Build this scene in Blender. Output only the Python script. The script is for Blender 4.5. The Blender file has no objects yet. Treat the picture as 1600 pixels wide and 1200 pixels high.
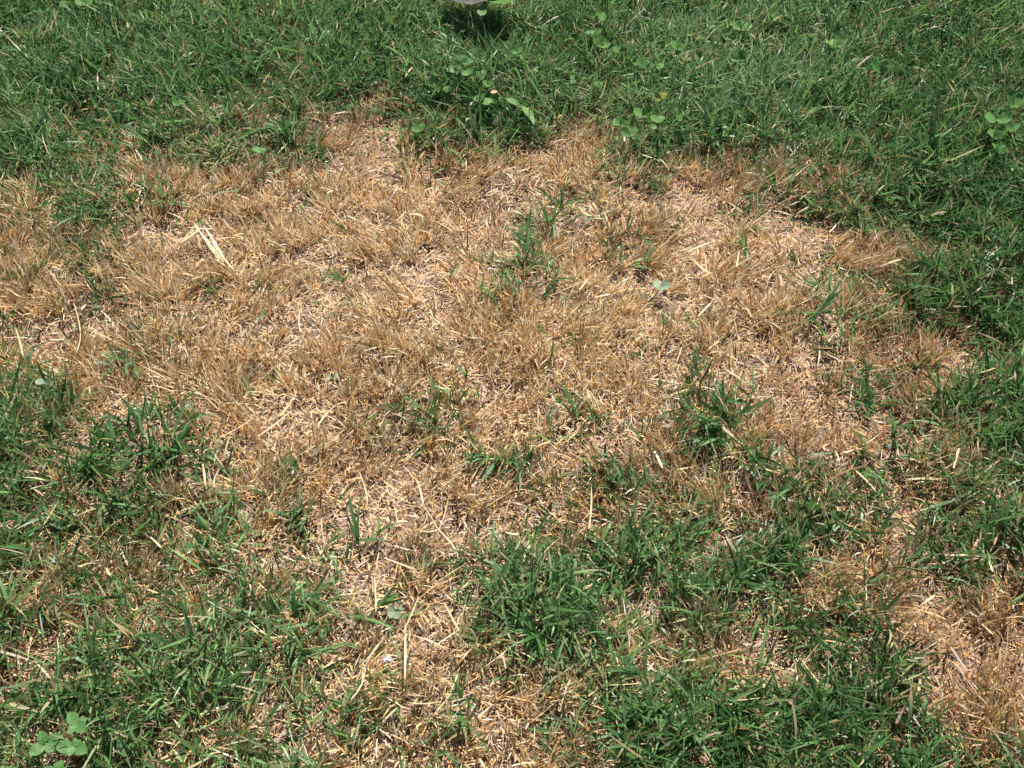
import bpy, math
import numpy as np
from mathutils import Matrix, Vector

# ------------------------------------------------------------------ camera, sky, sun, exposure
scene = bpy.context.scene
CAM_H, PITCH, HFOV = 0.80, 50.0, 54.0
cam_d = bpy.data.cameras.new('camera')
cam = bpy.data.objects.new('camera', cam_d)
scene.collection.objects.link(cam)
cam.location = (0, 0, CAM_H)
cam.rotation_euler = (math.radians(90 - PITCH), 0, 0)
cam_d.sensor_fit = 'HORIZONTAL'
cam_d.angle = math.radians(HFOV)
cam_d.clip_start = 0.01
cam_d.clip_end = 300
scene.camera = cam

SUN_EL, SUN_AZ = 56.0, 14.0          # azimuth: degrees to the right of straight ahead (+Y)
world = bpy.data.worlds.new('World')
scene.world = world
world.use_nodes = True
wn = world.node_tree.nodes
wl = world.node_tree.links
sky = wn.new('ShaderNodeTexSky')
sky.sky_type = 'NISHITA'
sky.sun_disc = False
sky.sun_elevation = math.radians(SUN_EL)
sky.sun_rotation = math.radians(SUN_AZ)
bg = wn.get('Background') or wn.new('ShaderNodeBackground')
bg.inputs['Strength'].default_value = 0.05
wl.new(sky.outputs[0], bg.inputs['Color'])
sun_d = bpy.data.lights.new('sun', 'SUN')
sun_d.energy = 5.0
sun_d.angle = math.radians(0.5)
sun_d.color = (1.0, 0.96, 0.90)
sun = bpy.data.objects.new('sun', sun_d)
scene.collection.objects.link(sun)
e, a = math.radians(SUN_EL), math.radians(SUN_AZ)
to_sun = Vector((math.sin(a) * math.cos(e), math.cos(a) * math.cos(e), math.sin(e)))
sun.rotation_euler = to_sun.to_track_quat('Z', 'Y').to_euler()
sun.location = (0, 3, 5)
scene.view_settings.view_transform = 'Standard'
scene.view_settings.look = 'None'
scene.view_settings.exposure = 0.92
scene.view_settings.gamma = 1.0
scene.cycles.max_bounces = 5
scene.cycles.diffuse_bounces = 3
scene.cycles.glossy_bounces = 2
scene.cycles.transmission_bounces = 3

rng = np.random.default_rng(7)
COL = scene.collection

# ------------------------------------------------------------------ place on the lawn <-> place in the photograph (1600 x 1200)
FPX = 800 / math.tan(math.radians(HFOV / 2))
cp, sp = math.cos(math.radians(PITCH)), math.sin(math.radians(PITCH))

def ground_at(u, v, z=0.0):
    """lawn point at height z seen at photograph pixel (u, v)"""
    x = (np.asarray(u, float) - 800) / FPX
    y = (600 - np.asarray(v, float)) / FPX
    dx, dy, dz = x, cp + y * sp, -sp + y * cp
    t = (CAM_H - z) / (-dz)
    return dx * t, dy * t

def photo_at(x, y, z=0.0):
    rz = z - CAM_H
    depth = y * cp - rz * sp
    up = y * sp + rz * cp
    depth = np.maximum(depth, 0.05)
    return 800 + FPX * x / depth, 600 - FPX * up / depth

# ------------------------------------------------------------------ smooth value noise
class Noise:
    def __init__(self, seed, n=128):
        self.t = np.random.default_rng(seed).random((n, n)); self.n = n
    def __call__(self, x, y, scale):
        X = np.asarray(x, float) / scale + 1000.3; Y = np.asarray(y, float) / scale + 1000.7
        xi = np.floor(X).astype(int); yi = np.floor(Y).astype(int)
        fx = X - xi; fy = Y - yi
        fx = fx * fx * (3 - 2 * fx); fy = fy * fy * (3 - 2 * fy)
        n = self.n
        g = lambda i, j: self.t[i % n, j % n]
        return (g(xi, yi) * (1 - fx) + g(xi + 1, yi) * fx) * (1 - fy) + (g(xi, yi + 1) * (1 - fx) + g(xi + 1, yi + 1) * fx) * fy
N1, N2, N3, N4 = Noise(1), Noise(2), Noise(3), Noise(4)

def height(x, y):
    h = (N1(x, y, .30) - .5) * .024 + (N2(x, y, .09) - .5) * .014 + (N3(x, y, .03) - .5) * .008
    r = np.hypot(x, np.asarray(y) - .8)
    return h * np.clip((4 - r) / 2, 0, 1)

# how much living grass covers the lawn, surveyed on a grid (0 dead .. 9 full turf), rows run from far to near
COVER = """99999999988999999988999999999999
99999998888999999999999999999999
98888888768888999999999999999999
98656766465336998757899999999999
87566655353225664226736476899999
47642232221123311113410124357899
32452331321000004321011212568999
32431001100100024123101201123579
22221010012000145213000114447789
21321121001000010011000124446678
21114311201000000100011012223357
24122311100100000011112001334346
56310112000013210220164203465678
77524541001123430311256314334468
74565642210111224024122344322357
64454234121010001023322123431246
63355454233221101344444555432578
54355554322122366555566766446654
64555555432211477655665562565333
55556665543220047744666356654212
33566676541110024423564244665421
44566665543322110145566567755421
54666554644331121366776777776532
55665555644432222146777678888765""".split()
GRID = np.array([[int(c) for c in r[:32].ljust(32, r[-1])] for r in COVER], float) / 9

def cover(x, y):
    u, v = photo_at(x, y, .012)
    gx = np.clip(u / 50 - .5, 0, 30.999); gy = np.clip(v / 50 - .5, 0, 22.999)
    i = gx.astype(int); j = gy.astype(int); fx = gx - i; fy = gy - j
    g = (GRID[j, i] * (1 - fx) + GRID[j, i + 1] * fx) * (1 - fy) + (GRID[j + 1, i] * (1 - fx) + GRID[j + 1, i + 1] * fx) * fy
    far = np.clip((-v) / 150, 0, 1)
    return g * (1 - far) + far

def half_width(y):
    depth = y * cp + CAM_H * sp
    return depth * math.tan(math.radians(HFOV / 2))

def scatter(density, margin=.30, thin=.45):
    """random lawn points: full density where the photograph looks, thinner round it"""
    x0, x1, y0, y1 = -1.25, 1.25, .08, 1.85
    n = int(density * (x1 - x0) * (y1 - y0))
    x = rng.uniform(x0, x1, n); y = rng.uniform(y0, y1, n)
    hw = half_width(y)
    inside = (np.abs(x) < hw + .03) & (y > .25) & (y < 1.50)
    near = (np.abs(x) < hw + margin)
    keep = inside | (near & (rng.random(n) < thin))
    return x[keep], y[keep]

# ------------------------------------------------------------------ materials
def new_mat(name):
    m = bpy.data.materials.new(name); m.use_nodes = True
    nt = m.node_tree
    return m, nt.nodes, nt.links, nt.nodes['Principled BSDF']

def leafy(m, n, l, p, rough, trans, spec=.5):
    p.inputs['Roughness'].default_value = rough
    p.inputs['Specular IOR Level'].default_value = spec
    tr = n.new('ShaderNodeBsdfTranslucent')
    mx = n.new('ShaderNodeMixShader'); mx.inputs[0].default_value = trans
    out = n['Material Output']
    l.new(p.outputs[0], mx.inputs[1]); l.new(tr.outputs[0], mx.inputs[2]); l.new(mx.outputs[0], out.inputs['Surface'])
    return tr

def attr_mat(name, rough, trans, spec):
    m, n, l, p = new_mat(name)
    tr = leafy(m, n, l, p, rough, trans, spec)
    at = n.new('ShaderNodeAttribute'); at.attribute_name = 'tint'
    l.new(at.outputs['Color'], p.inputs['Base Color']); l.new(at.outputs['Color'], tr.inputs['Color'])
    return m

def ramp_mat(name, cols, rough, trans, spec, mottled=0.0, scale=300):
    """colour differs from piece to piece (object random), with fine mottling"""
    m, n, l, p = new_mat(name)
    tr = leafy(m, n, l, p, rough, trans, spec)
    oi = n.new('ShaderNodeObjectInfo'); cr = n.new('ShaderNodeValToRGB')
    el = cr.color_ramp.elements
    while len(el) < len(cols): el.new(.5)
    for i, c in enumerate(cols):
        el[i].position = i / (len(cols) - 1); el[i].color = (*c, 1)
    l.new(oi.outputs['Random'], cr.inputs[0])
    tc = n.new('ShaderNodeTexCoord'); nz = n.new('ShaderNodeTexNoise'); nz.inputs['Scale'].default_value = scale
    l.new(tc.outputs['Object'], nz.inputs['Vector'])
    hs = n.new('ShaderNodeHueSaturation'); mr = n.new('ShaderNodeMapRange')
    mr.inputs['From Min'].default_value = .3; mr.inputs['From Max'].default_value = .7
    mr.inputs['To Min'].default_value = 1 - mottled; mr.inputs['To Max'].default_value = 1 + mottled
    l.new(nz.outputs['Fac'], mr.inputs[0]); l.new(mr.outputs[0], hs.inputs['Value'])
    l.new(cr.outputs[0], hs.inputs['Color'])
    l.new(hs.outputs[0], p.inputs['Base Color']); l.new(hs.outputs[0], tr.inputs['Color'])
    return m

M_GREEN = attr_mat('living_grass', .42, .45, .42)
M_DRY = attr_mat('dead_grass', .55, .26, .42)
M_THATCH = attr_mat('thatch_litter', .75, .05, .25)
M_BLADE = ramp_mat('tuft_blade', [(.055, .13, .036), (.085, .205, .06), (.11, .24, .08), (.15, .28, .11), (.22, .30, .12)], .45, .45, .4, .15, 40)
M_STEM = ramp_mat('tuft_stem', [(.10, .13, .05), (.22, .20, .09), (.30, .24, .13)], .5, .1, .4, .15, 40)
M_STRAW = ramp_mat('bleached_straw', [(.54, .38, .19), (.62, .46, .26), (.70, .55, .34), (.76, .64, .44)], .5, .08, .4, .18, 60)
M_CLOVER = ramp_mat('clover_leaflet', [(.075, .18, .045), (.095, .215, .055), (.12, .24, .06), (.145, .26, .08)], .6, .3, .2, .2, 8)
M_PALECLOVER = ramp_mat('pale_clover_leaflet', [(.20, .25, .15), (.24, .29, .18)], .55, .2, .35, .12, 250)
M_SPURGE = ramp_mat('spurge_leaf', [(.08, .18, .05), (.11, .22, .07), (.13, .22, .10)], .6, .25, .25, .18, 6)
M_PETIOLE = ramp_mat('petiole', [(.16, .20, .07), (.30, .20, .12)], .5, .1, .4, .1)
M_LIME = ramp_mat('yellowing_leaflet', [(.22, .26, .04), (.26, .28, .05)], .5, .3, .4, .12, 250)
M_BIGLEAF = ramp_mat('grey_leaf', [(.085, .09, .075), (.095, .095, .085)], .8, .15, .08, .3, 6)
M_BIGGREEN = ramp_mat('grey_leaf_green_margin', [(.07, .16, .03), (.09, .18, .04)], .7, .25, .1, .2, 6)
M_PEBBLE = ramp_mat('lilac_pebble', [(.62, .58, .64), (.66, .60, .66)], .6, 0.0, .4, .25, 400)
M_SCRAP = ramp_mat('leaf_scrap', [(.55, .33, .20), (.58, .36, .22)], .6, .1, .3, .2, 200)
M_BROWN = ramp_mat('brown_blade', [(.40, .22, .08), (.50, .30, .13), (.58, .40, .20)], .55, .12, .35, .18, 60)

m, n, l, p = new_mat('soil')
tc = n.new('ShaderNodeTexCoord')
na = n.new('ShaderNodeTexNoise'); na.inputs['Scale'].default_value = 60; na.inputs['Detail'].default_value = 8
nb = n.new('ShaderNodeTexNoise'); nb.inputs['Scale'].default_value = 350; nb.inputs['Detail'].default_value = 4
cr = n.new('ShaderNodeValToRGB')
cr.color_ramp.elements[0].position = .3; cr.color_ramp.elements[0].color = (.085, .05, .03, 1)
cr.color_ramp.elements[1].position = .72; cr.color_ramp.elements[1].color = (.30, .20, .14, 1)
lawn = n.new('ShaderNodeValToRGB')
lawn.color_ramp.elements[0].position = .35; lawn.color_ramp.elements[0].color = (.03, .06, .02, 1)
lawn.color_ramp.elements[1].position = .7; lawn.color_ramp.elements[1].color = (.08, .13, .06, 1)
at = n.new('ShaderNodeAttribute'); at.attribute_name = 'far_lawn'
mx = n.new('ShaderNodeMixRGB'); bu = n.new('ShaderNodeBump'); bu.inputs['Strength'].default_value = .6; bu.inputs['Distance'].default_value = .003
for a_, b_ in ((na, cr), (na, lawn)):
    l.new(tc.outputs['Object'], a_.inputs['Vector']); l.new(a_.outputs['Fac'], b_.inputs[0])
l.new(tc.outputs['Object'], nb.inputs['Vector']); l.new(nb.outputs['Fac'], bu.inputs['Height'])
l.new(at.outputs['Fac'], mx.inputs[0]); l.new(cr.outputs[0], mx.inputs[1]); l.new(lawn.outputs[0], mx.inputs[2])
l.new(mx.outputs[0], p.inputs['Base Color']); l.new(bu.outputs[0], p.inputs['Normal'])
p.inputs['Roughness'].default_value = .9
M_SOIL = m

# ------------------------------------------------------------------ the soil
def axis(c, half, step, reach):
    core = np.arange(c - half, c + half + 1e-6, step)
    out, s, q = [], step, 0
    while q < reach:
        s *= 1.5; q += s; out.append(q)
    out = np.array(out)
    return np.concatenate([(c - half - out)[::-1], core, c + half + out])
gx, gy = axis(0, 1.4, .014, 120), axis(.95, 1.1, .014, 120)
X, Y = np.meshgrid(gx, gy)
Z = height(X, Y) - .001
nv, nu = X.shape
me = bpy.data.meshes.new('soil')
idx = np.arange(nv * nu).reshape(nv, nu)
q = np.stack([idx[:-1, :-1], idx[:-1, 1:], idx[1:, 1:], idx[1:, :-1]], -1).reshape(-1, 4)

def fill_mesh(me, co, loops, starts, totals):
    me.vertices.add(len(co)); me.vertices.foreach_set('co', np.ascontiguousarray(co, np.float32).ravel())
    me.loops.add(len(loops)); me.loops.foreach_set('vertex_index', loops.astype(np.int32))
    me.polygons.add(len(starts)); me.polygons.foreach_set('loop_start', starts.astype(np.int32))
    me.polygons.foreach_set('loop_total', totals.astype(np.int32))
    me.polygons.foreach_set('use_smooth', np.ones(len(starts), bool))
    me.update(calc_edges=True)
fill_mesh(me, np.stack([X, Y, Z], -1).reshape(-1, 3), q.ravel(), np.arange(len(q)) * 4, np.full(len(q), 4))
fa = me.attributes.new('far_lawn', 'FLOAT', 'POINT')
fa.data.foreach_set('value', np.clip((np.hypot(X, Y - .85) - 1.0) / .5, 0, 1).astype(np.float32).ravel())
me.materials.append(M_SOIL)
soil = bpy.data.objects.new('ground', me); COL.objects.link(soil)
soil['kind'] = 'structure'
soil['label'] = 'dry brown soil under the lawn'

# ------------------------------------------------------------------ strips: every blade, straw and scrap is a curved tapering strip
def unit(v):
    return v / np.maximum(np.linalg.norm(v, axis=-1, keepdims=True), 1e-9)

class Strips:
    def __init__(self): self.co, self.lo, self.tot, self.col, self.nv = [], [], [], [], 0
    def add(self, p0, d, g, L, w, side, nseg, prof, c0, c1, floor=True, curl=None):
        """p(s) = p0 + L(s d + s^2 g); prof = half-widths at 0..nseg (last 0 = pointed)"""
        N = len(p0)
        pointed = prof[-1] == 0
        V = []; C = []
        for k in range(nseg + 1):
            s = k / nseg
            p = p0 + L[:, None] * (s * d + s * s * g)
            if curl is not None: p = p + curl * (L * math.sin(s * math.pi))[:, None]
            if floor:
                hz = height(p[:, 0], p[:, 1]) + .0006
                p[:, 2] = np.maximum(p[:, 2], hz)
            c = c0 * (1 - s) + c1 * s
            if k == nseg and pointed:
                V.append(p); C.append(c)
            else:
                o = side * (w * prof[k] * .5)[:, None]
                V.append(p - o); V.append(p + o); C.append(c); C.append(c)
        per = len(V)
        co = np.stack(V, 1).reshape(-1, 3); cc = np.stack(C, 1).reshape(-1, 3)
        pat, tot = [], []
        for k in range(nseg):
            if k == nseg - 1 and pointed: pat += [2 * k, 2 * k + 1, 2 * k + 2]; tot.append(3)
            else: pat += [2 * k, 2 * k + 1, 2 * k + 3, 2 * k + 2]; tot.append(4)
        lo = (np.arange(N)[:, None] * per + np.array(pat)[None] + self.nv).ravel()
        self.co.append(co); self.col.append(cc); self.lo.append(lo); self.tot.append(np.tile(tot, N)); self.nv += len(co)
    def build(self, name, mat):
        co = np.concatenate(self.co); lo = np.concatenate(self.lo); tot = np.concatenate(self.tot); cc = np.concatenate(self.col)
        st = np.concatenate([[0], np.cumsum(tot)[:-1]])
        me = bpy.data.meshes.new(name); fill_mesh(me, co, lo, st, tot)
        ca = me.attributes.new('tint', 'FLOAT_COLOR', 'POINT')
        ca.data.foreach_set('color', np.concatenate([np.clip(cc, 0, 1), np.ones((len(cc), 1))], 1).astype(np.float32).ravel())
        me.materials.append(mat)
        ob = bpy.data.objects.new(name, me); COL.objects.link(ob)
        return ob

def pick(cols, weights, n, jitter=.12):
    cols = np.array(cols); k = rng.choice(len(cols), n, p=np.array(weights) / sum(weights))
    c = cols[k] * (1 + rng.normal(0, jitter, (n, 1))) * (1 + rng.normal(0, .04, (n, 3)))
    return np.clip(c, .005, .95)

# litter-only hollows where no dead blades stand (photograph pixels, radius)
BARE = [(690, 455, 55), (1050, 490, 60), (560, 790, 75), (700, 960, 60), (1265, 430, 45), (1420, 805, 55), (660, 1010, 60), (170, 690, 40),
        (1120, 330, 45), (470, 420, 40), (1270, 540, 50), (830, 840, 50), (980, 690, 40), (300, 745, 40), (720, 1090, 60), (1190, 1010, 50),
        (590, 215, 50), (610, 265, 50), (1330, 930, 30), (1500, 560, 40), (450, 660, 60), (900, 345, 40), (80, 850, 40), (1180, 610, 50)]
def bare(x, y):
    u, v = photo_at(x, y, .005); b = np.zeros_like(u)
    for (a_, b_, r_) in BARE:
        b = np.maximum(b, np.clip(1.4 - np.hypot(u - a_, (v - b_) * 1.35) / r_, 0, 1))
    return np.clip(b, 0, 1)

# how orange and tall the dead blades are: darker, more orange rim and sides, paler middle
def rust(x, y):
    u, v = photo_at(x, y, .01)
    r = np.clip((u - 950) / 500, 0, 1) * .75 + np.clip((330 - v) / 120, 0, 1) * .55
    r = np.maximum(r, np.clip((u - 1350) / 150, 0, 1) * np.clip((v - 850) / 80, 0, 1))
    r = np.maximum(r, np.clip((500 - u) / 500, 0, 1) * .45)
    return np.clip(r + (N4(x, y, .06) - .5) * .7, 0, 1)

# ------------------------------------------------------------------ thatch: short litter lying every way
th = Strips()
def thatch(density, lmin, lmax, wmin, wmax, zmax, cols, wts, nseg, prof, tilt):
    x, y = scatter(density, thin=.4)
    cv = cover(x, y)
    keep = rng.random(len(x)) < (1 - .55 * cv)
    x, y = x[keep], y[keep]; n_ = len(x)
    az = rng.uniform(0, 2 * math.pi, n_)
    el = rng.normal(0, tilt, n_)
    d = np.stack([np.cos(az) * np.cos(el), np.sin(az) * np.cos(el), np.sin(el)], -1)
    L = rng.uniform(lmin, lmax, n_) * rng.uniform(.6, 1.2, n_); w = rng.uniform(wmin, wmax, n_)
    z = height(x, y) + .001 + zmax * rng.random(n_) ** 1.3
    p0 = np.stack([x, y, z], -1) - d * (L / 2)[:, None]
    side = unit(np.cross(d, np.array([0, 0, 1.])) + rng.normal(0, .55, (n_, 3)) * np.array([.2, .2, 1]))
    g = rng.normal(0, .10, (n_, 3)); g[:, 2] -= .06
    c = pick(cols, wts, n_)
    rs = rust(x, y)[:, None]
    c = c * (1 - rs * np.array([.22, .30, .38]))
    th.add(p0, d, g, L, w, side, nseg, prof, c, c * rng.uniform(.8, 1.15, (n_, 1)))
PINK, TAN, PALE, BROWN, GOLD = (.50, .35, .25), (.60, .42, .235), (.76, .63, .44), (.22, .13, .07), (.56, .34, .14)
thatch(85000, .005, .014, .0006, .0012, .006, [PINK, TAN, PALE, BROWN, GOLD], [32, 36, 9, 11, 12], 2, [.8, 1, .6], .20)
thatch(14000, .010, .022, .0007, .0014, .009, [PINK, TAN, PALE, BROWN, GOLD], [10, 36, 18, 8, 28], 2, [.7, 1, 0], .28)
o = th.build('thatch', M_THATCH)
o['kind'] = 'stuff'; o['label'] = 'bleached dead grass litter matted over the soil'; o['category'] = 'thatch'

# ------------------------------------------------------------------ dead standing grass, in small fans
dg = Strips()
cx, cy = scatter(5600, thin=.4)
cv = cover(cx, cy); br = bare(cx, cy)
clump = N2(cx, cy, .045)
keep = rng.random(len(cx)) < np.clip((1 - .80 * np.minimum(1, cv * 1.3)) * (1 - .93 * br) * np.clip(clump * 2.6 - .32, .16, 1), 0, 1)
cx, cy = cx[keep], cy[keep]
nb_ = rng.integers(12, 30, len(cx))
ci = np.repeat(np.arange(len(cx)), nb_); n_ = len(ci)
rs = rust(cx, cy)[ci]
off = rng.normal(0, .0060, (n_, 2))
x = cx[ci] + off[:, 0]; y = cy[ci] + off[:, 1]
fan = rng.uniform(0, 2 * math.pi, len(cx))[ci]
flow = (N1(cx, cy, .12)[ci] - .5) * 4 + .4
out = np.stack([off[:, 0] * 38 + .22 * np.cos(fan) + .25 * np.sin(flow) + rng.normal(0, .17, n_), off[:, 1] * 38 + .22 * np.sin(fan) + .06 + rng.normal(0, .17, n_), np.full(n_, .95)], -1)
d = unit(out)
L = rng.uniform(.013, .033, n_) * (1 + .20 * rs) * rng.uniform(.75, 1.15, len(cx))[ci]
w = rng.uniform(.0009, .0019, n_)
g = np.stack([d[:, 0] * .35, d[:, 1] * .35, -np.abs(rng.normal(.08, .16, n_))], -1) + rng.normal(0, .09, (n_, 3))
side = unit(np.cross(d, rng.normal(0, 1, (n_, 3))))
c1 = pick([(.72, .53, .285), (.62, .41, .18), (.82, .67, .43), (.90, .81, .62), (.32, .19, .09), (.55, .47, .36)], [29, 13, 27, 19, 7, 5], n_)
c1 = c1 * np.clip(rng.normal(.98, .18, (len(cx), 1)), .55, 1.3)[ci]
c1 = c1 * (1 - rs[:, None] * np.array([.20, .25, .30]))
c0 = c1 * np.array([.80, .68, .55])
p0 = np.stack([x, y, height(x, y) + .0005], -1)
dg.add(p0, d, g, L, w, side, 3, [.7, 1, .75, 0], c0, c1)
# longer bleached straws fallen over the fans
x, y = scatter(500, thin=.4); cv = cover(x, y)
keep = rng.random(len(x)) < (1 - .8 * cv); x, y = x[keep], y[keep]; n_ = len(x)
az = rng.uniform(0, 2 * math.pi, n_); el = rng.uniform(-.1, .45, n_)
d = np.stack([np.cos(az) * np.cos(el), np.sin(az) * np.cos(el), np.sin(el)], -1)
L = rng.uniform(.016, .036, n_); w = rng.uniform(.0010, .0018, n_)
g = rng.normal(0, .14, (n_, 3)); g[:, 2] -= .22
p0 = np.stack([x, y, height(x, y) + rng.uniform(.005, .016, n_)], -1) - d * (L / 2)[:, None]
side = unit(np.cross(d, np.array([0, 0, 1.])) + rng.normal(0, .3, (n_, 3)))
c = pick([(.78, .68, .50), (.66, .52, .33), (.62, .42, .20), (.84, .77, .62)], [30, 30, 22, 18], n_)
dg.add(p0, d, g, L, w, side, 3, [.7, 1, .8, 0], c * .95, c)
o = dg.build('dead_grass', M_DRY)
o['kind'] = 'stuff'; o['label'] = 'golden brown dead grass blades standing over the scorched patch'; o['category'] = 'dead grass'

# ------------------------------------------------------------------ living turf: leaning shoots with leaves on two sides
gg = Strips()
x, y = scatter(21000, thin=.42)
cv = cover(x, y)
nz = .45 * N3(x, y, .030) + .55 * N2(x, y, .085)
pr = np.clip(cv * 1.5 - .17 + np.minimum(1, cv * 2.6) * (nz - .5) * 2.1 * np.clip(1.2 - cv, .15, 1) * (cv > .04), .05 * (cv > .03), 1) ** 1.25
keep = rng.random(len(x)) < pr
x, y, cv = x[keep], y[keep], cv[keep]; n_ = len(x)
full = np.clip((cv - .3) / .6, 0, 1)
az = (N1(x, y, .11) + N4(x, y, .05)) * 9 + rng.normal(0, 1.0, n_); lean = np.abs(rng.normal(.0, .42, n_)) + .10 + .25 * (1 - full)
u = np.stack([np.cos(az) * np.sin(lean), np.sin(az) * np.sin(lean), np.cos(lean)], -1)
SL = rng.uniform(.008, .022, n_) * (.7 + .75 * full)
vig = np.clip(rng.normal(1, .22, n_), .55, 1.7)
base = np.stack([x, y, height(x, y) + .0005], -1)
sg = np.stack([u[:, 0] * .3, u[:, 1] * .3, -.12 * np.ones(n_)], -1)
right_side = np.clip((photo_at(x, y)[0] - 1100) / 400, 0, 1)  # lowers the turf tone, so greens get darker towards the right
tone = np.clip(N1(x, y, .16) * .6 + N4(x, y, .05) * .4 + rng.normal(0, .14, n_) - .22 * right_side, 0, 1)[:, None]
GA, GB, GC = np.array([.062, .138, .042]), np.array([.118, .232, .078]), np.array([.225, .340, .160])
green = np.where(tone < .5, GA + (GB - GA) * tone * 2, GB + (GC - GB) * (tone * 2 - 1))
stemc = pick([(.16, .17, .06), (.30, .24, .11), (.09, .13, .045)], [4, 3, 4], n_)
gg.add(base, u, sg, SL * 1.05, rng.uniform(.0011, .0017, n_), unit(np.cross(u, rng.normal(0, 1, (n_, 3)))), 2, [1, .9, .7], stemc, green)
ref = rng.normal(0, 1, (n_, 3)); lat = unit(np.cross(u, ref))
for k in range(6):
    s = [.25, .45, .62, .80, .95, 1.0][k]
    on = rng.random(n_) < [.45, .75, .95, 1, 1, .8][k]
    i = np.where(on)[0]; N = len(i)
    p0 = base[i] + SL[i, None] * (s * u[i] + s * s * sg[i])
    tan = unit(u[i] + 2 * s * sg[i])
    sd = lat[i] * (1 if k % 2 else -1)
    op = rng.uniform(.45, 1.5, (N, 1)) if k < 5 else rng.uniform(0, .4, (N, 1))
    d = unit(tan + sd * op + rng.normal(0, .22, (N, 3)))
    L = rng.uniform(.013, .040, N) * vig[i] * (.78 + .42 * full[i])
    w = rng.uniform(.0012, .0025, N) * np.clip(vig[i], .8, 1.25)
    g = np.zeros((N, 3)); g[:, 2] = -np.abs(rng.normal(.16, .22, N)); g += rng.normal(0, .09, (N, 3))
    side = unit(np.cross(d, tan + rng.normal(0, .35, (N, 3))))
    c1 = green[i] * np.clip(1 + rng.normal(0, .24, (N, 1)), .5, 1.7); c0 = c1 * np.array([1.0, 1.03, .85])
    dry = rng.random(N) < (.06 + .13 * (1 - full[i]) + (.25 if k == 0 else 0))
    st = pick([(.50, .38, .20), (.62, .52, .34), (.36, .24, .10), (.26, .27, .12)], [3, 3, 2, 3], N)
    c0 = np.where(dry[:, None], st * .9, c0); c1 = np.where(dry[:, None], st, c1)
    tip = (rng.random(N) < .14) & ~dry
    c1 = np.where(tip[:, None], c1 * .35 + st * .65, c1)
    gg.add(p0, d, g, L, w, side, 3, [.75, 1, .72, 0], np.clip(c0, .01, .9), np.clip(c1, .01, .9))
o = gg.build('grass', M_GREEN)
o['kind'] = 'stuff'; o['label'] = 'living green lawn grass round the scorched patch'; o['category'] = 'grass'
print('strips', [sum(int((t - 2).sum()) for t in s.tot) for s in (th, dg, gg)])

# ------------------------------------------------------------------ things one can point at
def tag(o, label, cat, group=None):
    o['label'] = label; o['category'] = cat
    if group: o['group'] = group
    return o
def empty(name, x, y, dz=0.0):
    o = bpy.data.objects.new(name, None); o.empty_display_size = .01; COL.objects.link(o)
    o.location = (x, y, float(height(x, y)) + dz); return o

def blade_mesh(name, droop, curl, mat, fold=.22, nseg=6, prof=None):
    """unit blade along +X with a folded midrib, width 1 along Y"""
    v, f = [], []
    for k in range(nseg + 1):
        s = k / nseg; wv = (prof(s) if prof else (min(1, .72 + 1.2 * s) * (1 - s ** 2.2))) * .5
        zc = -droop * s * s; yc = curl * s * s
        if k == nseg: v.append((s, yc, zc))
        else: v += [(s, yc / .08 - wv, zc + fold * wv * .08), (s, yc / .08, zc), (s, yc / .08 + wv, zc + fold * wv * .08)]
    for k in range(nseg):
        b = 3 * k
        if k == nseg - 1: f += [(b, b + 1, b + 3), (b + 1, b + 2, b + 3)]
        else: f += [(b, b + 1, b + 4, b + 3), (b + 1, b + 2, b + 5, b + 4)]
    v[-1] = (v[-1][0], curl / .08, v[-1][2])
    me = bpy.data.meshes.new(name); me.from_pydata(v, [], f)
    for p_ in me.polygons: p_.use_smooth = True
    me.materials.append(mat); return me
BL = [blade_mesh('blade', dr, cu, M_BLADE) for dr, cu in ((.05, 0), (.12, .02), (.2, -.03), (.3, .02), (.42, 0), (.1, .05), (.25, -.05), (.0, .01))]
BRN = [blade_mesh('brown_blade', dr, cu, M_BROWN) for dr, cu in ((.05, 0), (.15, .03), (.3, -.03))]
STEMM = [blade_mesh('stem', dr, 0, M_STEM, prof=lambda s: 1 - .3 * s) for dr in (.0, .1, .2)]

def place(mesh, name, parent, p, d, L, w, up=None, kz=None):
    d = Vector(d).normalized(); up = Vector(up) if up is not None else Vector((0, 0, 1))
    sd = up.cross(d)
    if sd.length < .05: sd = Vector((1, .2, 0)).cross(d)
    sd.normalize(); nn = d.cross(sd)
    o = bpy.data.objects.new(name, mesh); COL.objects.link(o); o.parent = parent
    z = kz if kz else L
    o.matrix_local = Matrix(((d.x * L, sd.x * w, nn.x * z, p[0]), (d.y * L, sd.y * w, nn.y * z, p[1]), (d.z * L, sd.z * w, nn.z * z, p[2]), (0, 0, 0, 1)))
    return o

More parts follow.
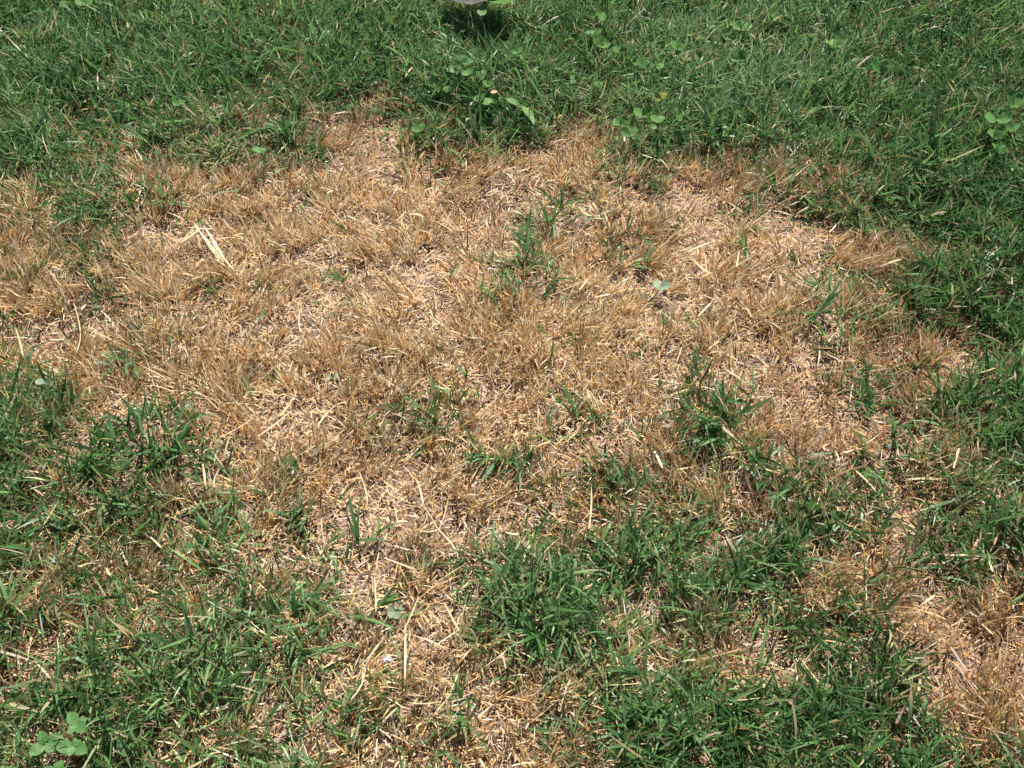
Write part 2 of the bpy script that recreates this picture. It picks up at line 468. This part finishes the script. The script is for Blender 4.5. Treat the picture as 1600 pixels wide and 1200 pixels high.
R = np.random.default_rng(23)
def tuft(u, v, rpx, n, length, label, upright=.6, bias=None, brown=0, group=None, wide=1.0):
    """shoots of paired blades rising from a crown at photograph pixel (u, v)"""
    x, y = ground_at(u, v); x, y = float(x), float(y)
    mpp = (y * cp + CAM_H * sp) / FPX
    r = rpx * mpp
    t = tag(empty('grass_tuft', x, y), label, 'grass tuft', group)
    n = int(n * 1.35); shoots = max(1, n // 5); made = 0
    for s in range(shoots):
        a_ = R.uniform(0, 2 * math.pi); rr = r * .75 * math.sqrt(R.random())
        px, py = rr * math.cos(a_), rr * math.sin(a_)
        pz = float(height(x + px, y + py)) - t.location.z
        tilt = (1 - upright) * R.uniform(.5, 1.3) + .12
        aa = a_ + R.normal(0, .6) if bias is None else bias + R.normal(0, .5)
        ud = Vector((math.sin(tilt) * math.cos(aa), math.sin(tilt) * math.sin(aa), math.cos(tilt)))
        SLn = length * R.uniform(.3, .6)
        place(STEMM[R.integers(3)], 'stem', t, (px, py, pz), ud, SLn, .0016)
        k = int(round((n - made) / (shoots - s)))
        lat = ud.cross(Vector(R.normal(0, 1, 3))).normalized()
        for b in range(k):
            q_ = R.uniform(.2, 1.0); op = R.uniform(.3, 1.25) * (1 if b % 2 else -1)
            if b == 0: q_, op = 1.0, R.uniform(-.2, .2)
            dd = (ud + lat * op + Vector(R.normal(0, .18, 3))).normalized()
            if dd.z < .08: dd.z = .08 + .2 * R.random(); dd.normalize()
            mesh = BRN[R.integers(3)] if R.random() < brown else BL[R.integers(len(BL))]
            place(mesh, 'blade', t, Vector((px, py, pz)) + ud * SLn * q_, dd, length * R.uniform(.55, 1.1), R.uniform(.0021, .0033) * wide, up=Vector((0, 0, 1)) + Vector(R.normal(0, .35, 3)))
        made += k
    return t

TUFTS = [
 (868, 345, 38, 26, .038, 'tall upright green tuft at the head of a green chain in the dead patch', dict(upright=.75)),
 (815, 400, 30, 18, .034, 'narrow green tuft between the tall upright tuft and the wide low one', dict(upright=.7)),
 (830, 445, 60, 40, .030, 'wide low green tuft at the foot of the green chain in the dead patch', dict(upright=.5)),
 (968, 382, 26, 14, .032, 'green tuft with browned base blades beside a pale straw splinter', dict(upright=.6, brown=.4)),
 (985, 418, 14, 4, .034, 'single broad folded green blade lying flat by a browned tuft', dict(upright=.2, bias=.5, wide=1.7)),
 (543, 448, 8, 6, .028, 'lone stubby green shoot standing in bleached litter', dict(upright=.9, wide=1.2)),
 (1112, 660, 50, 44, .034, 'dense dark green tuft with spreading blades on golden dead grass', dict(upright=.42, wide=1.2)),
 (1215, 752, 42, 22, .032, 'greyish green tuft with a pale rooted base near the dense dark one', dict(upright=.5)),
 (938, 742, 28, 20, .024, 'small bright green tuft with tightly packed short blades', dict(upright=.6)),
 (775, 712, 34, 16, .032, 'sprawling green tuft with blades reaching over dry straw', dict(upright=.4, wide=1.2)),
 (905, 672, 20, 8, .036, 'thin tuft of two tall pale blades and low side blades', dict(upright=.75)),
 (1000, 795, 36, 16, .034, 'open green tuft with arching blades above bleached litter', dict(upright=.4)),
 (1068, 792, 14, 6, .030, 'pair of dark upright blades beside an open arching tuft', dict(upright=.85, wide=1.3)),
 (215, 565, 40, 20, .032, 'star-shaped green tuft in the dead grass with flat spreading blades', dict(upright=.35, wide=1.2)),
 (130, 345, 46, 30, .034, 'bushy dark green tuft surviving near the turf edge', dict(upright=.6)),
 (275, 318, 36, 14, .034, 'flattened green tuft above the bleached straw bundle', dict(upright=.3)),
 (1265, 492, 26, 14, .032, 'green tuft with broad blades beside a bare litter hollow', dict(upright=.45, wide=1.2)),
 (1355, 472, 34, 18, .032, 'green tuft with crossing long blades over rusty dead grass', dict(upright=.3, wide=1.2)),
 (1400, 655, 40, 22, .036, 'green tuft with a long straight blade lying sideways', dict(upright=.3, wide=1.3)),
 (1330, 545, 20, 8, .028, 'small tuft with one curled dry blade among green ones', dict(upright=.5, brown=.2)),
 (690, 650, 34, 18, .026, 'faded thin-bladed tuft yellowing in the dead patch', dict(upright=.6, brown=.3)),
 (480, 748, 16, 8, .028, 'little green shoot with a pale stalk and splayed tip', dict(upright=.8)),
 (478, 815, 26, 12, .028, 'short green tuft beside a pinkish litter hollow', dict(upright=.6)),
 (560, 862, 8, 3, .042, 'long slanting green blade alone across the litter', dict(upright=.25, bias=2.3, wide=1.4)),
 (722, 1112, 16, 10, .030, 'green and white striped shoot standing in straw', dict(upright=.75)),
 (870, 985, 90, 80, .034, 'large dense dark green clump with a ragged edge over deep shadow', dict(upright=.5)),
 (985, 888, 24, 12, .044, 'tuft of tall stiff blue green blades behind the large dense clump', dict(upright=.85, wide=1.3)),
 (245, 690, 62, 46, .032, 'broad green clump beside a strip of pinkish bare litter', dict(upright=.5, wide=1.1)),
 (70, 668, 70, 56, .034, 'broad tangled green clump with a round clover pair on top', dict(upright=.5, wide=1.1)),
 (1092, 592, 16, 8, .030, 'small pale green tuft above the dense dark one', dict(upright=.75)),
 (1035, 522, 12, 5, .026, 'tiny green shoot below the pale four leaved clover', dict(upright=.7)),
 (940, 548, 8, 4, .020, 'tiny green shoot leaning in coarse dead grass', dict(upright=.6)),
 (1388, 848, 14, 5, .048, 'very long narrow blade rising past a round litter hollow', dict(upright=.6, wide=1.2)),
 (345, 775, 34, 16, .034, 'green tuft with dark straight blades amid pale straws', dict(upright=.55)),
 (350, 855, 36, 18, .036, 'tall arching tuft with a forked leading blade', dict(upright=.6, wide=1.1)),
 (1312, 318, 12, 6, .028, 'green shoot wedged in tall rusty dead grass', dict(upright=.8)),
 (1180, 345, 22, 12, .026, 'low green tuft below the rusty edge of the turf', dict(upright=.5)),
 (1165, 395, 16, 8, .026, 'short upright green tuft in tawny dead grass', dict(upright=.75)),
 (230, 690, 10, 4, .044, 'tall blade cluster rising from the broad green clump', dict(upright=.9, wide=1.3)),
 (305, 1040, 36, 14, .046, 'runner tuft with long flat blades crossing the near turf', dict(upright=.25, bias=2.4, wide=1.3)),
 (480, 985, 30, 14, .036, 'green tuft on a pale jointed runner at the litter edge', dict(upright=.35, wide=1.3)),
 (575, 965, 20, 8, .034, 'green runner shoot pointing at a small four leaved clover', dict(upright=.25, bias=.4, wide=1.2)),
 (1010, 1150, 60, 34, .038, 'bright green tuft with fanned blades and pale midribs', dict(upright=.45, wide=1.2)),
 (1050, 1075, 40, 20, .040, 'green tuft with a looping pale stalk at its side', dict(upright=.35, wide=1.2)),
 (1150, 1090, 34, 18, .034, 'blue green tuft with white streaked blades', dict(upright=.6, wide=1.2)),
 (45, 215, 36, 20, .048, 'tall fan of blades standing above the patchy far turf', dict(upright=.7, wide=1.1)),
 (290, 245, 50, 22, .048, 'combed tuft with long blades all leaning one way', dict(upright=.45, bias=2.5)),
 (480, 225, 36, 20, .044, 'green tuft leaning over pale dead grass at the turf edge', dict(upright=.6)),
 (1455, 255, 14, 8, .058, 'tall stiff stalk with upright blades by a yellow leaflet', dict(upright=.9, wide=1.3)),
]
for (u_, v_, r_, n_, L_, lab, kw) in TUFTS:
    tuft(u_, v_, r_, n_, L_, lab, **kw)

# ---- broad leaves
def leaflet_mesh(name, outline, mat, cup=.15, fold=.2, thick=.0):
    """unit leaflet along +X: outline(s) gives half width; midrib fold and cupped surface"""
    ns, nw = 8, 4
    v, f = [], []
    for k in range(ns + 1):
        s = k / ns; h = outline(s)
        for j in range(-nw // 2, nw // 2 + 1):
            tt = j / (nw / 2)
            notch = 0
            v.append((s + (.06 * abs(tt) if k == ns else 0), h * tt, fold * abs(h * tt) + cup * (s - .5) ** 2 - .02 * math.sin(s * 9 + tt * 2)))
    W = nw + 1
    for k in range(ns):
        for j in range(nw): f.append((k * W + j, k * W + j + 1, (k + 1) * W + j + 1, (k + 1) * W + j))
    me = bpy.data.meshes.new(name); me.from_pydata(v, [], f)
    for p_ in me.polygons: p_.use_smooth = True
    me.materials.append(mat); return me
heart = lambda s: max(.02, .62 * math.sin(min(1, s * .93 + .04) * math.pi) ** .55 * (.55 + .5 * s))
oval = lambda s: max(.015, .40 * math.sin((s * .97 + .015) * math.pi) ** .6)
lance = lambda s: max(.01, .22 * math.sin((s * .98 + .01) * math.pi) ** .8)
LM = {'heart': [leaflet_mesh('leaflet', heart, M_CLOVER, c_, f_) for c_, f_ in ((.1, .2), (.3, .35), (-.2, .15))],
      'pale': [leaflet_mesh('leaflet', heart, M_PALECLOVER, .1, .12)],
      'oval': [leaflet_mesh('leaf', oval, M_SPURGE, -.15, .15)],
      'lance': [leaflet_mesh('leaf', lance, M_CLOVER, -.2, .3)],
      'lime': [leaflet_mesh('leaflet', heart, M_LIME, .1, .3)]}

def stalk(parent, a, b, r, mat, name='stem', sides=5):
    a, b = Vector(a), Vector(b); dvec = b - a
    z = dvec.normalized(); xax = z.orthogonal().normalized(); yax = z.cross(xax)
    bow = xax * dvec.length * .08
    v, f = [], []
    for k in range(4):
        s = k / 3; c = a + dvec * s + bow * math.sin(s * math.pi)
        for j in range(sides):
            an = 2 * math.pi * j / sides; v.append(c + (xax * math.cos(an) + yax * math.sin(an)) * r * (1 - .3 * s))
    for k in range(3):
        for j in range(sides): f.append((k * sides + j, k * sides + (j + 1) % sides, (k + 1) * sides + (j + 1) % sides, (k + 1) * sides + j))
    f.append(tuple(range(sides))[::-1]); f.append(tuple(range(3 * sides, 4 * sides)))
    me = bpy.data.meshes.new(name); me.from_pydata([tuple(q_) for q_ in v], [], f)
    for p_ in me.polygons: p_.use_smooth = True
    me.materials.append(mat)
    o = bpy.data.objects.new(name, me); COL.objects.link(o); o.parent = parent
    return o

def clover(u, v, size_px, angles, label, hgt=.037, kind='heart', group=None, tilt=.25, name='clover'):
    """leaf whose leaflets spread (degrees, 0 = right, 90 = away) from a petiole top at height hgt"""
    x, y = ground_at(u, v, hgt); x, y = float(x), float(y)
    t = tag(empty(name, x, y), label, name.replace('_', ' '), group)
    mpp = (y * cp + CAM_H * sp) / FPX
    S = size_px * mpp * .88
    top = Vector((0, 0, hgt))
    stalk(t, (R.uniform(-.006, .006), R.uniform(-.003, .006), 0), top, .0007, M_PETIOLE, 'stem')
    for an in angles:
        a_ = math.radians(an)
        dd = Vector((math.cos(a_), math.sin(a_), R.normal(tilt, .28) + (.35 if 20 < an < 160 else 0)))
        place(LM[kind][R.integers(len(LM[kind]))], 'leaflet', t, top, dd, S * R.uniform(.9, 1.1), S * R.uniform(.92, 1.08), up=Vector((0, -.25, 1)) + Vector(R.normal(0, .25, 3)), kz=S)
    return t

G1 = 'clover leaves in the far turf'
C_CHAIN = 'round clover leaf in a trailing chain through the far turf'
C_LOOSE = 'single round clover leaf half hidden in the far turf'
C_LEFT = 'small pointed clover leaf in the cluster below the big grey leaf'
CLOVERS = [
 (1160, 32, 22, (40, 140), 'pair of wide clover leaflets alone in short far turf', {}),
 (1311, 64, 20, (35, 130), 'heart shaped clover pair standing clear of dark turf', {}),
 (937, 30, 18, (80, -60), 'tall folded clover leaf at the head of the chain of clover', {}),
  (928, 52, 18, (110, 20), 'clover leaf next after the tall folded one that heads the clover chain', dict(group=G1)), (937, 68, 20, (100, 10), 'broadest clover leaf of the chain, third from its tall folded head', dict(group=G1)),
 (972, 74, 17, (70, 170), 'fourth clover leaf of the chain counted from its tall folded head', dict(group=G1)), (988, 86, 15, (120, 10), 'fifth clover leaf of the chain counted from its tall folded head', dict(group=G1)),
 (1008, 96, 19, (150, 40), 'last clover leaf of the chain that starts at a tall folded one', dict(group=G1)),
 (1060, 72, 17, (30, 140), 'clover leaf across from the chain with both leaflets spread', dict(group=G1)), (1034, 96, 12, (80, 200), 'small clover leaf just past the end of the clover chain', dict(group=G1)),
 (1270, 48, 14, (90, 10), 'dim clover leaf beside the heart shaped pair', dict(group=G1)), (1048, 92, 12, (60,), 'tiny single leaflet below the clover across from the chain', dict(group=G1)),
 (1156, 92, 19, (60, 160, 100), 'three leaflet clover tilting over pale far turf', {}),
 (1378, 108, 18, (30, 150), 'clover leaf with a notched edge beside dry curled blades', {}),
 (1005, 172, 19, (165, 20), 'glossy wide clover pair at the edge of dead grass', {}),
 (1030, 184, 16, (60, 150), 'upright folded clover next to the glossy wide pair', {}),
 (1034, 146, 15, (60, 200), 'yellowish clover leaf catching the sun above the glossy pair', dict(kind='lime')),
 (970, 190, 18, (110, 30), 'dark clover leaf low in shade before the dead grass', {}),
 (985, 208, 17, (60, 170), 'clover leaf under crossing grass blades at the dead edge', {}),
 (1062, 184, 13, (90,), 'single leaflet beyond the upright folded clover', dict(group=G1)), (1017, 190, 12, (20,), 'single leaflet peeping from under the upright folded clover', dict(group=G1)),
 (724, 110, 17, (100, 20), 'upper clover leaf of the cluster shaded by the big grey leaf', dict(group=G1)), (711, 122, 16, (150, 40), 'three pointed clover leaf in the cluster under the big grey leaf', dict(group=G1)),
 (690, 108, 14, (110,), 'outlying small clover leaf apart from the cluster under the big grey leaf', dict(group=G1)), (735, 124, 14, (80, 180), 'middle clover leaf of the cluster between pointed and oval leaves', dict(group=G1)),
 (752, 132, 18, (95,), 'oval bright clover leaf standing on edge just above shiny rounded clover', dict(group=G1)), (762, 140, 12, (60, 150), 'tiny clover leaf tucked between the oval leaf and the tan scrap', dict(group=G1)),
 (751, 158, 19, (100, 10), 'shiny rounded clover leaf beside a tan leaf scrap', {}),
 (774, 156, 14, (80, 160), 'clover leaf under the tan leaf scrap', {}),
 (698, 145, 13, (90,), 'single leaflet beside pale dead grass below the shaded cluster', dict(group=G1)), (658, 205, 15, (80, 160), 'lone clover leaf low in turf beside pale dead grass', {}),
 (810, 88, 13, (70, 160), 'faint clover leaf between the shaded cluster and the chain', dict(group=G1)), (842, 112, 12, (50, 130), 'small clover leaf above the long lance shaped weed leaf', dict(group=G1)),
 (900, 118, 11, (50, 130, 220), 'three lobed little clover leaf below the clover chain', dict(group=G1)), (935, 124, 11, (50, 130), 'little two lobed clover leaf below the clover chain', dict(group=G1)),
 (1580, 168, 28, (80, 20), 'largest round clover leaf over deep shade', dict(hgt=.055)),
 (1558, 186, 24, (170, -10), 'cupped clover leaf below the largest round one', dict(hgt=.048, tilt=.5)),
 (1581, 205, 17, (50, 140), 'small notched clover leaf over black shade', dict(hgt=.045)),
 (1556, 214, 20, (140, 40, 90), 'bluish clover leaf crossed by a pale blade', dict(hgt=.042)),
 (1562, 238, 20, (60, 130), 'lowest clover leaf under the cupped and bluish ones', dict(hgt=.036)),
 (1470, 249, 15, (100, 10), 'yellow green leaflet at the foot of a tall stalk', dict(kind='lime', hgt=.02)),
 (70, 18, 14, (60, 150), 'outermost clover leaf of the cluster at the turf corner', dict(group='clover cluster at the turf corner')),
 (105, 10, 14, (60, 150), 'middle clover leaf of the cluster at the turf corner', dict(group='clover cluster at the turf corner')),
 (130, 8, 17, (40, 140), 'largest clover leaf of the cluster at the turf corner', dict(group='clover cluster at the turf corner')),
 (86, 28, 12, (90,), 'one leaflet clover below the cluster at the turf corner', dict(group='clover cluster at the turf corner')),
 (285, 178, 13, (70, 160), 'small blue green clover leaf between combed grass blades', {}),
 (408, 245, 14, (70, 150), 'small clover leaf beside rusty dead grass at the turf edge', {}),
 (72, 602, 14, (10, 170), 'pale round clover pair perched on a tangled clump', dict(kind='pale', hgt=.03)),
 (1032, 456, 17, (30, 140, 250, 330), 'pale four leaved clover spread flat over tawny dead grass', dict(kind='pale', hgt=.018, tilt=.05)),
 (617, 957, 14, (20, 150, 220, 300), 'small pale four leaved clover near a long vertical straw', dict(kind='pale', hgt=.016, tilt=.05)),
 (521, 606, 14, (20, 165), 'tiny grey green clover pair sunk in bleached litter', dict(kind='pale', hgt=.008, tilt=.05)),
]
for (u_, v_, s_, an_, lab, kw) in CLOVERS:
    clover(u_, v_, s_, an_, lab, **kw)

# long broad weed leaf in the far turf
x_, y_ = (float(q_) for q_ in ground_at(815, 160, .04))
t = tag(empty('broad_leaf_weed', x_, y_), 'long lance shaped weed leaf slanting in far turf', 'weed')
stalk(t, (0, .004, 0), (0, 0, .040), .0008, M_PETIOLE)
place(LM['lance'][0], 'leaf', t, (0, 0, .040), (.4, -.8, -.15), .036, .030, up=(.5, -.1, 1), kz=.03)
place(LM['lance'][0], 'leaf', t, (0, 0, .036), (-.6, .3, .2), .025, .025, kz=.025)

# spurge: upright sprigs with opposite oval leaves
x_, y_ = (float(q_) for q_ in ground_at(133, 1180))
t = tag(empty('spurge', x_, y_), 'spurge sprig with opposite oval leaves over near turf', 'weed')
mpp = (y_ * cp + CAM_H * sp) / FPX
def sprig(dx, dy, h, pairs):
    top = Vector((dx, dy, h)); stalk(t, (dx * .5, dy * .3 + .004, 0), top, .0008, M_PETIOLE)
    for (fz, a0, S) in pairs:
        for k in (0, 1):
            a_ = math.radians(a0 + 180 * k + R.normal(0, 12))
            place(LM['oval'][0], 'leaf', t, (dx, dy, h * fz), (math.cos(a_), math.sin(a_), R.uniform(.05, .3)), S * R.uniform(.9, 1.1), S, up=(0, -.2, 1), kz=S)
sprig(.001, .012, .034, [(1.0, 150, 0.0119), (.98, 60, .008)])
sprig(.002, -.004, .030, [(1.0, 175, 0.0127), (1.02, 70, .008)])
sprig(-.020, -.002, .030, [(1.0, 140, 0.0102), (.98, 50, .012), (.8, 200, .011)])
sprig(-.008, -.022, .026, [(1.0, 165, 0.0110), (1.0, 75, .009)])

# big grey leaf at the far edge, seen by its near margin
x_, y_ = (float(q_) for q_ in ground_at(755, 14, .060))
t = tag(empty('grey_leaf_plant', x_, y_ + .04), 'big grey green leaf with a bright green margin above far turf', 'plant')
bl = lambda s: max(.02, .62 * math.sin((s * .96 + .02) * math.pi) ** .5)
lm_ = leaflet_mesh('leaf', bl, M_BIGLEAF, .35, .06)
lg_ = leaflet_mesh('leaf', bl, M_BIGGREEN, .3, .12)
stalk(t, (0, .02, 0), (-.004, .008, .052), .0016, M_PETIOLE)
BIGL = place(lm_, 'leaf', t, (-.006, -.040, .058), (-.10, 1, .10), .085, .075, up=(-.1, -.3, 1), kz=.05)
place(lg_, 'leaf', t, (.010, -.040, .0605), (.62, 1, .06), .060, .036, up=(.15, -.2, 1), kz=.04)
place(LM['heart'][0], 'leaf', t, (-.002, -.040, .056), (.05, -1, -.35), .015, .013, up=(0, -.4, 1), kz=.012)

# ---- bleached straws that can be told apart
def straw_mesh(seed):
    r2 = np.random.default_rng(seed); v, f = [], []
    b1, b2 = r2.normal(0, .035, 2)
    for k in range(7):
        s = k / 6; wv = .5 * (.75 + .35 * math.sin(s * 3.1) + r2.normal(0, .06)) * (.45 if k == 6 else 1)
        yc, zc = b1 * math.sin(s * math.pi) * 25, b2 * math.sin(s * math.pi)
        v += [(s, yc - wv, zc), (s, yc, zc + .006), (s, yc + wv, zc), (s, yc, zc - .006)]
    for k in range(6):
        for j in range(4): f.append((4 * k + j, 4 * k + (j + 1) % 4, 4 * k + 4 + (j + 1) % 4, 4 * k + 4 + j))
    f = [q_[::-1] for q_ in f] + [(0, 1, 2, 3), (27, 26, 25, 24)]
    me = bpy.data.meshes.new('straw'); me.from_pydata(v, [], f)
    me.materials.append(M_STRAW); return me
SM = [straw_mesh(k) for k in range(6)]
def straw(u0, v0, u1, v1, wpx, label, z0=.010, z1=.013, group='bleached straws on the dead patch', parent=None):
    x0, y0 = (float(q_) for q_ in ground_at(u0, v0, z0)); x1, y1 = (float(q_) for q_ in ground_at(u1, v1, z1))
    mpp = (y0 * cp + CAM_H * sp) / FPX
    a_ = Vector((x0, y0, float(height(x0, y0)) + z0)); b_ = Vector((x1, y1, float(height(x1, y1)) + z1))
    if parent: a_ -= parent.location; b_ -= parent.location
    o = place(SM[R.integers(len(SM))], 'straw', parent, a_, b_ - a_, (b_ - a_).length, wpx * mpp, up=(R.normal(0, .15), R.normal(0, .15), 1))
    if not parent: tag(o, label, 'straw', group)
    return o
x_, y_ = (float(q_) for q_ in ground_at(306, 366))
t = tag(empty('straw_bundle', x_, y_), 'bleached bundle of straw bent like an elbow on dead grass', 'straw')
for (u0, v0, u1, v1, w_) in [(306, 358, 352, 416, 4), (311, 364, 344, 412, 3), (302, 368, 336, 402, 3), (320, 358, 348, 400, 3), (304, 360, 272, 384, 4), (310, 368, 284, 388, 3), (306, 354, 301, 374, 5), (296, 362, 334, 360, 3), (312, 372, 316, 394, 3), (332, 380, 366, 428, 3)]:
    straw(u0, v0, u1, v1, w_ * .8, '', .024, .017, None, t)
S_GEN = 'short bleached straw lying on dead grass'
STRAWS = [
 (634, 980, 633, 1062, 6, 'long thick upright straw beside a small pale four leaved clover'), (654, 935, 634, 984, 4, 'slanting straw meeting the long thick upright straw at its head'),
 (634, 1020, 650, 1008, 4, 'short straw branching off the long thick upright straw'), (586, 905, 588, 958, 4, 'thin straw standing along a green runner shoot'),
 (694, 944, 718, 990, 5, 'pale straw slanting down past bare pinkish litter'), (718, 985, 678, 1012, 3, S_GEN),
 (572, 1042, 548, 1092, 4, 'straw leaning towards the near green edge'), (597, 1124, 620, 1104, 6, 'white pointed straw splinter at the near green edge'),
 (640, 1098, 690, 1096, 4, S_GEN), (588, 1150, 587, 1180, 4, S_GEN), (875, 1108, 890, 1062, 4, 'white straw standing at the ragged near edge of litter'),
 (800, 1192, 838, 1188, 5, 'white straw lying across the nearest dead grass'), (1160, 1000, 1090, 1022, 3, 'looping pale stalk arched over green blades'),
 (1068, 1025, 1090, 1022, 3, S_GEN), (908, 326, 945, 340, 6, 'broad pale straw splinter near a browned tuft'),
 (1090, 500, 1112, 474, 5, 'forked pale straw below the pale four leaved clover'), (1085, 408, 1112, 432, 5, 'thick tan straw splinter on tawny ground'),
 (1058, 386, 1080, 392, 4, S_GEN), (1155, 392, 1150, 420, 4, S_GEN), (918, 436, 905, 452, 5, S_GEN), (862, 460, 918, 436, 3, S_GEN),
 (650, 460, 675, 462, 4, S_GEN), (650, 488, 662, 470, 5, S_GEN), (640, 342, 662, 345, 6, 'white curled straw on the bleached far middle'),
 (620, 352, 636, 336, 5, S_GEN), (405, 690, 460, 652, 6, 'long pale straw pointing from bundle litter into the hollow'), (440, 660, 466, 628, 5, S_GEN),
 (500, 676, 530, 642, 6, 'thick pale straw slanting beside the yellow star of stalks'), (458, 714, 462, 682, 4, S_GEN), (350, 690, 400, 660, 5, 'pale straw running from the green clump into the litter'),
 (352, 722, 362, 690, 6, 'thick cream straw upright in straw by the broad green clump'), (318, 728, 322, 762, 6, 'cream stub of straw standing beside the broad green clump'),
 (336, 765, 345, 735, 5, S_GEN), (680, 693, 698, 693, 4, S_GEN), (652, 752, 662, 792, 5, 'white thin straw leaning beside pinkish litter'),
 (562, 740, 574, 790, 4, S_GEN), (600, 752, 622, 766, 5, S_GEN), (686, 830, 702, 780, 3, 'longest yellow stalk of the star on dry litter'),
 (686, 830, 660, 790, 3, 'yellow star stalk pointing at pinkish bare litter'), (686, 830, 712, 862, 4, 'thickest yellow star stalk pointing at the large dense clump'), (686, 828, 655, 830, 3, 'shortest yellow stalk lying flat in the star on litter'),
 (588, 895, 592, 862, 4, S_GEN), (600, 872, 652, 892, 4, 'long pale straw lying under the far litter edge'), (790, 834, 812, 836, 5, S_GEN),
 (1316, 710, 1332, 706, 6, 'white straw chip in the dark gap before crossing blades'), (1346, 700, 1372, 682, 3, S_GEN), (1338, 735, 1372, 762, 5, 'straw splinter beside a round litter hollow'),
 (1488, 735, 1498, 702, 7, 'thick white straw standing before the dark green side'), (1528, 578, 1562, 568, 4, 'straight white straw in the shaded dead grass'), (1378, 412, 1412, 398, 5, 'tan straw reaching under crossing long blades'),
 (1298, 356, 1310, 340, 4, S_GEN), (1022, 708, 1036, 728, 6, 'white chip of straw in shade near the dense dark tuft'), (840, 705, 860, 698, 6, S_GEN),
 (920, 825, 924, 760, 5, 'pale white blade standing over open litter'), (940, 1068, 1010, 1062, 3, S_GEN), (60, 1040, 84, 1066, 6, 'broken white straw in thin near turf'),
 (208, 956, 222, 954, 5, S_GEN), (70, 826, 96, 790, 4, 'tan straw beside the tangled near clump'), (235, 838, 255, 860, 5, S_GEN), (168, 890, 176, 902, 6, S_GEN),
 (105, 522, 122, 512, 4, S_GEN), (118, 480, 122, 556, 3, 'thin pink straw upright in the weathered side'), (160, 490, 180, 520, 4, S_GEN), (28, 520, 38, 560, 4, S_GEN),
 (1540, 948, 1562, 938, 4, S_GEN), (1545, 962, 1562, 980, 4, S_GEN), (1360, 905, 1358, 930, 4, 'white straw standing in a small hollow of near turf'), (1250, 1030, 1251, 1056, 4, S_GEN),
 (1258, 1015, 1288, 1062, 3, 'tan stalk slanting over near green turf'), (262, 228, 222, 180, 3, 'dry pale stalk fallen on the far turf'), (205, 230, 225, 262, 3, S_GEN),
]
used = set()
def beside(u, v, fmt):
    for d_, lab_ in sorted((math.hypot(u - q_[0], v - q_[1]), q_[5]) for q_ in TUFTS):
        words = lab_.split()
        for cut in ('with', 'in', 'on', 'at', 'beside', 'between', 'above', 'below', 'over', 'across', 'by', 'near', 'amid', 'standing', 'behind', 'surviving', 'leaning', 'rising', 'pointing', 'lying', 'yellowing', 'alone', 'crossing'):
            if cut in words[3:]: break
        out_ = fmt % ' '.join(words)
        out_ = ' '.join(out_.split()[:16]) if len(out_.split()) <= 16 else fmt % ' '.join(words[:16 - len(fmt.split()) + 1])
        if out_ not in used: used.add(out_); return out_
for (u0, v0, u1, v1, w_, lab) in STRAWS:
    if lab is S_GEN: lab = beside(u0, v0, 'short straw beside the %s')
    straw(u0, v0, u1, v1, w_ * .48, lab, .018, .025)

# ---- lilac pebble and tan leaf scrap
x_, y_ = (float(q_) for q_ in ground_at(607, 1037, .008))
v, f = [], []
for i in range(7):
    th_ = math.pi * i / 6
    for j in range(9):
        ph = 2 * math.pi * j / 9; rr = .0042 * (1 + .22 * math.sin(3 * ph + 2 * th_) + .1 * R.normal())
        v.append((rr * math.sin(th_) * math.cos(ph), rr * .8 * math.sin(th_) * math.sin(ph), .75 * rr * math.cos(th_)))
for i in range(6):
    for j in range(9): f.append((i * 9 + j, (i + 1) * 9 + j, (i + 1) * 9 + (j + 1) % 9, i * 9 + (j + 1) % 9))
me = bpy.data.meshes.new('pebble'); me.from_pydata(v, [], f); me.materials.append(M_PEBBLE)
o = bpy.data.objects.new('pebble', me); COL.objects.link(o); o.location = (x_, y_, float(height(x_, y_)) + .013)
tag(o, 'small pale lilac pebble lodged in bleached straw', 'pebble')
x_, y_ = (float(q_) for q_ in ground_at(774, 148, .044))
sc = leaflet_mesh('leaf_scrap', oval, M_SCRAP, .4, .5)
o = place(sc, 'leaf_scrap', None, (x_ - .006, y_, .046), (1, .2, .1), .009, .009, kz=.009)
tag(o, 'tan dry leaf scrap caught above clover in far turf', 'leaf scrap')
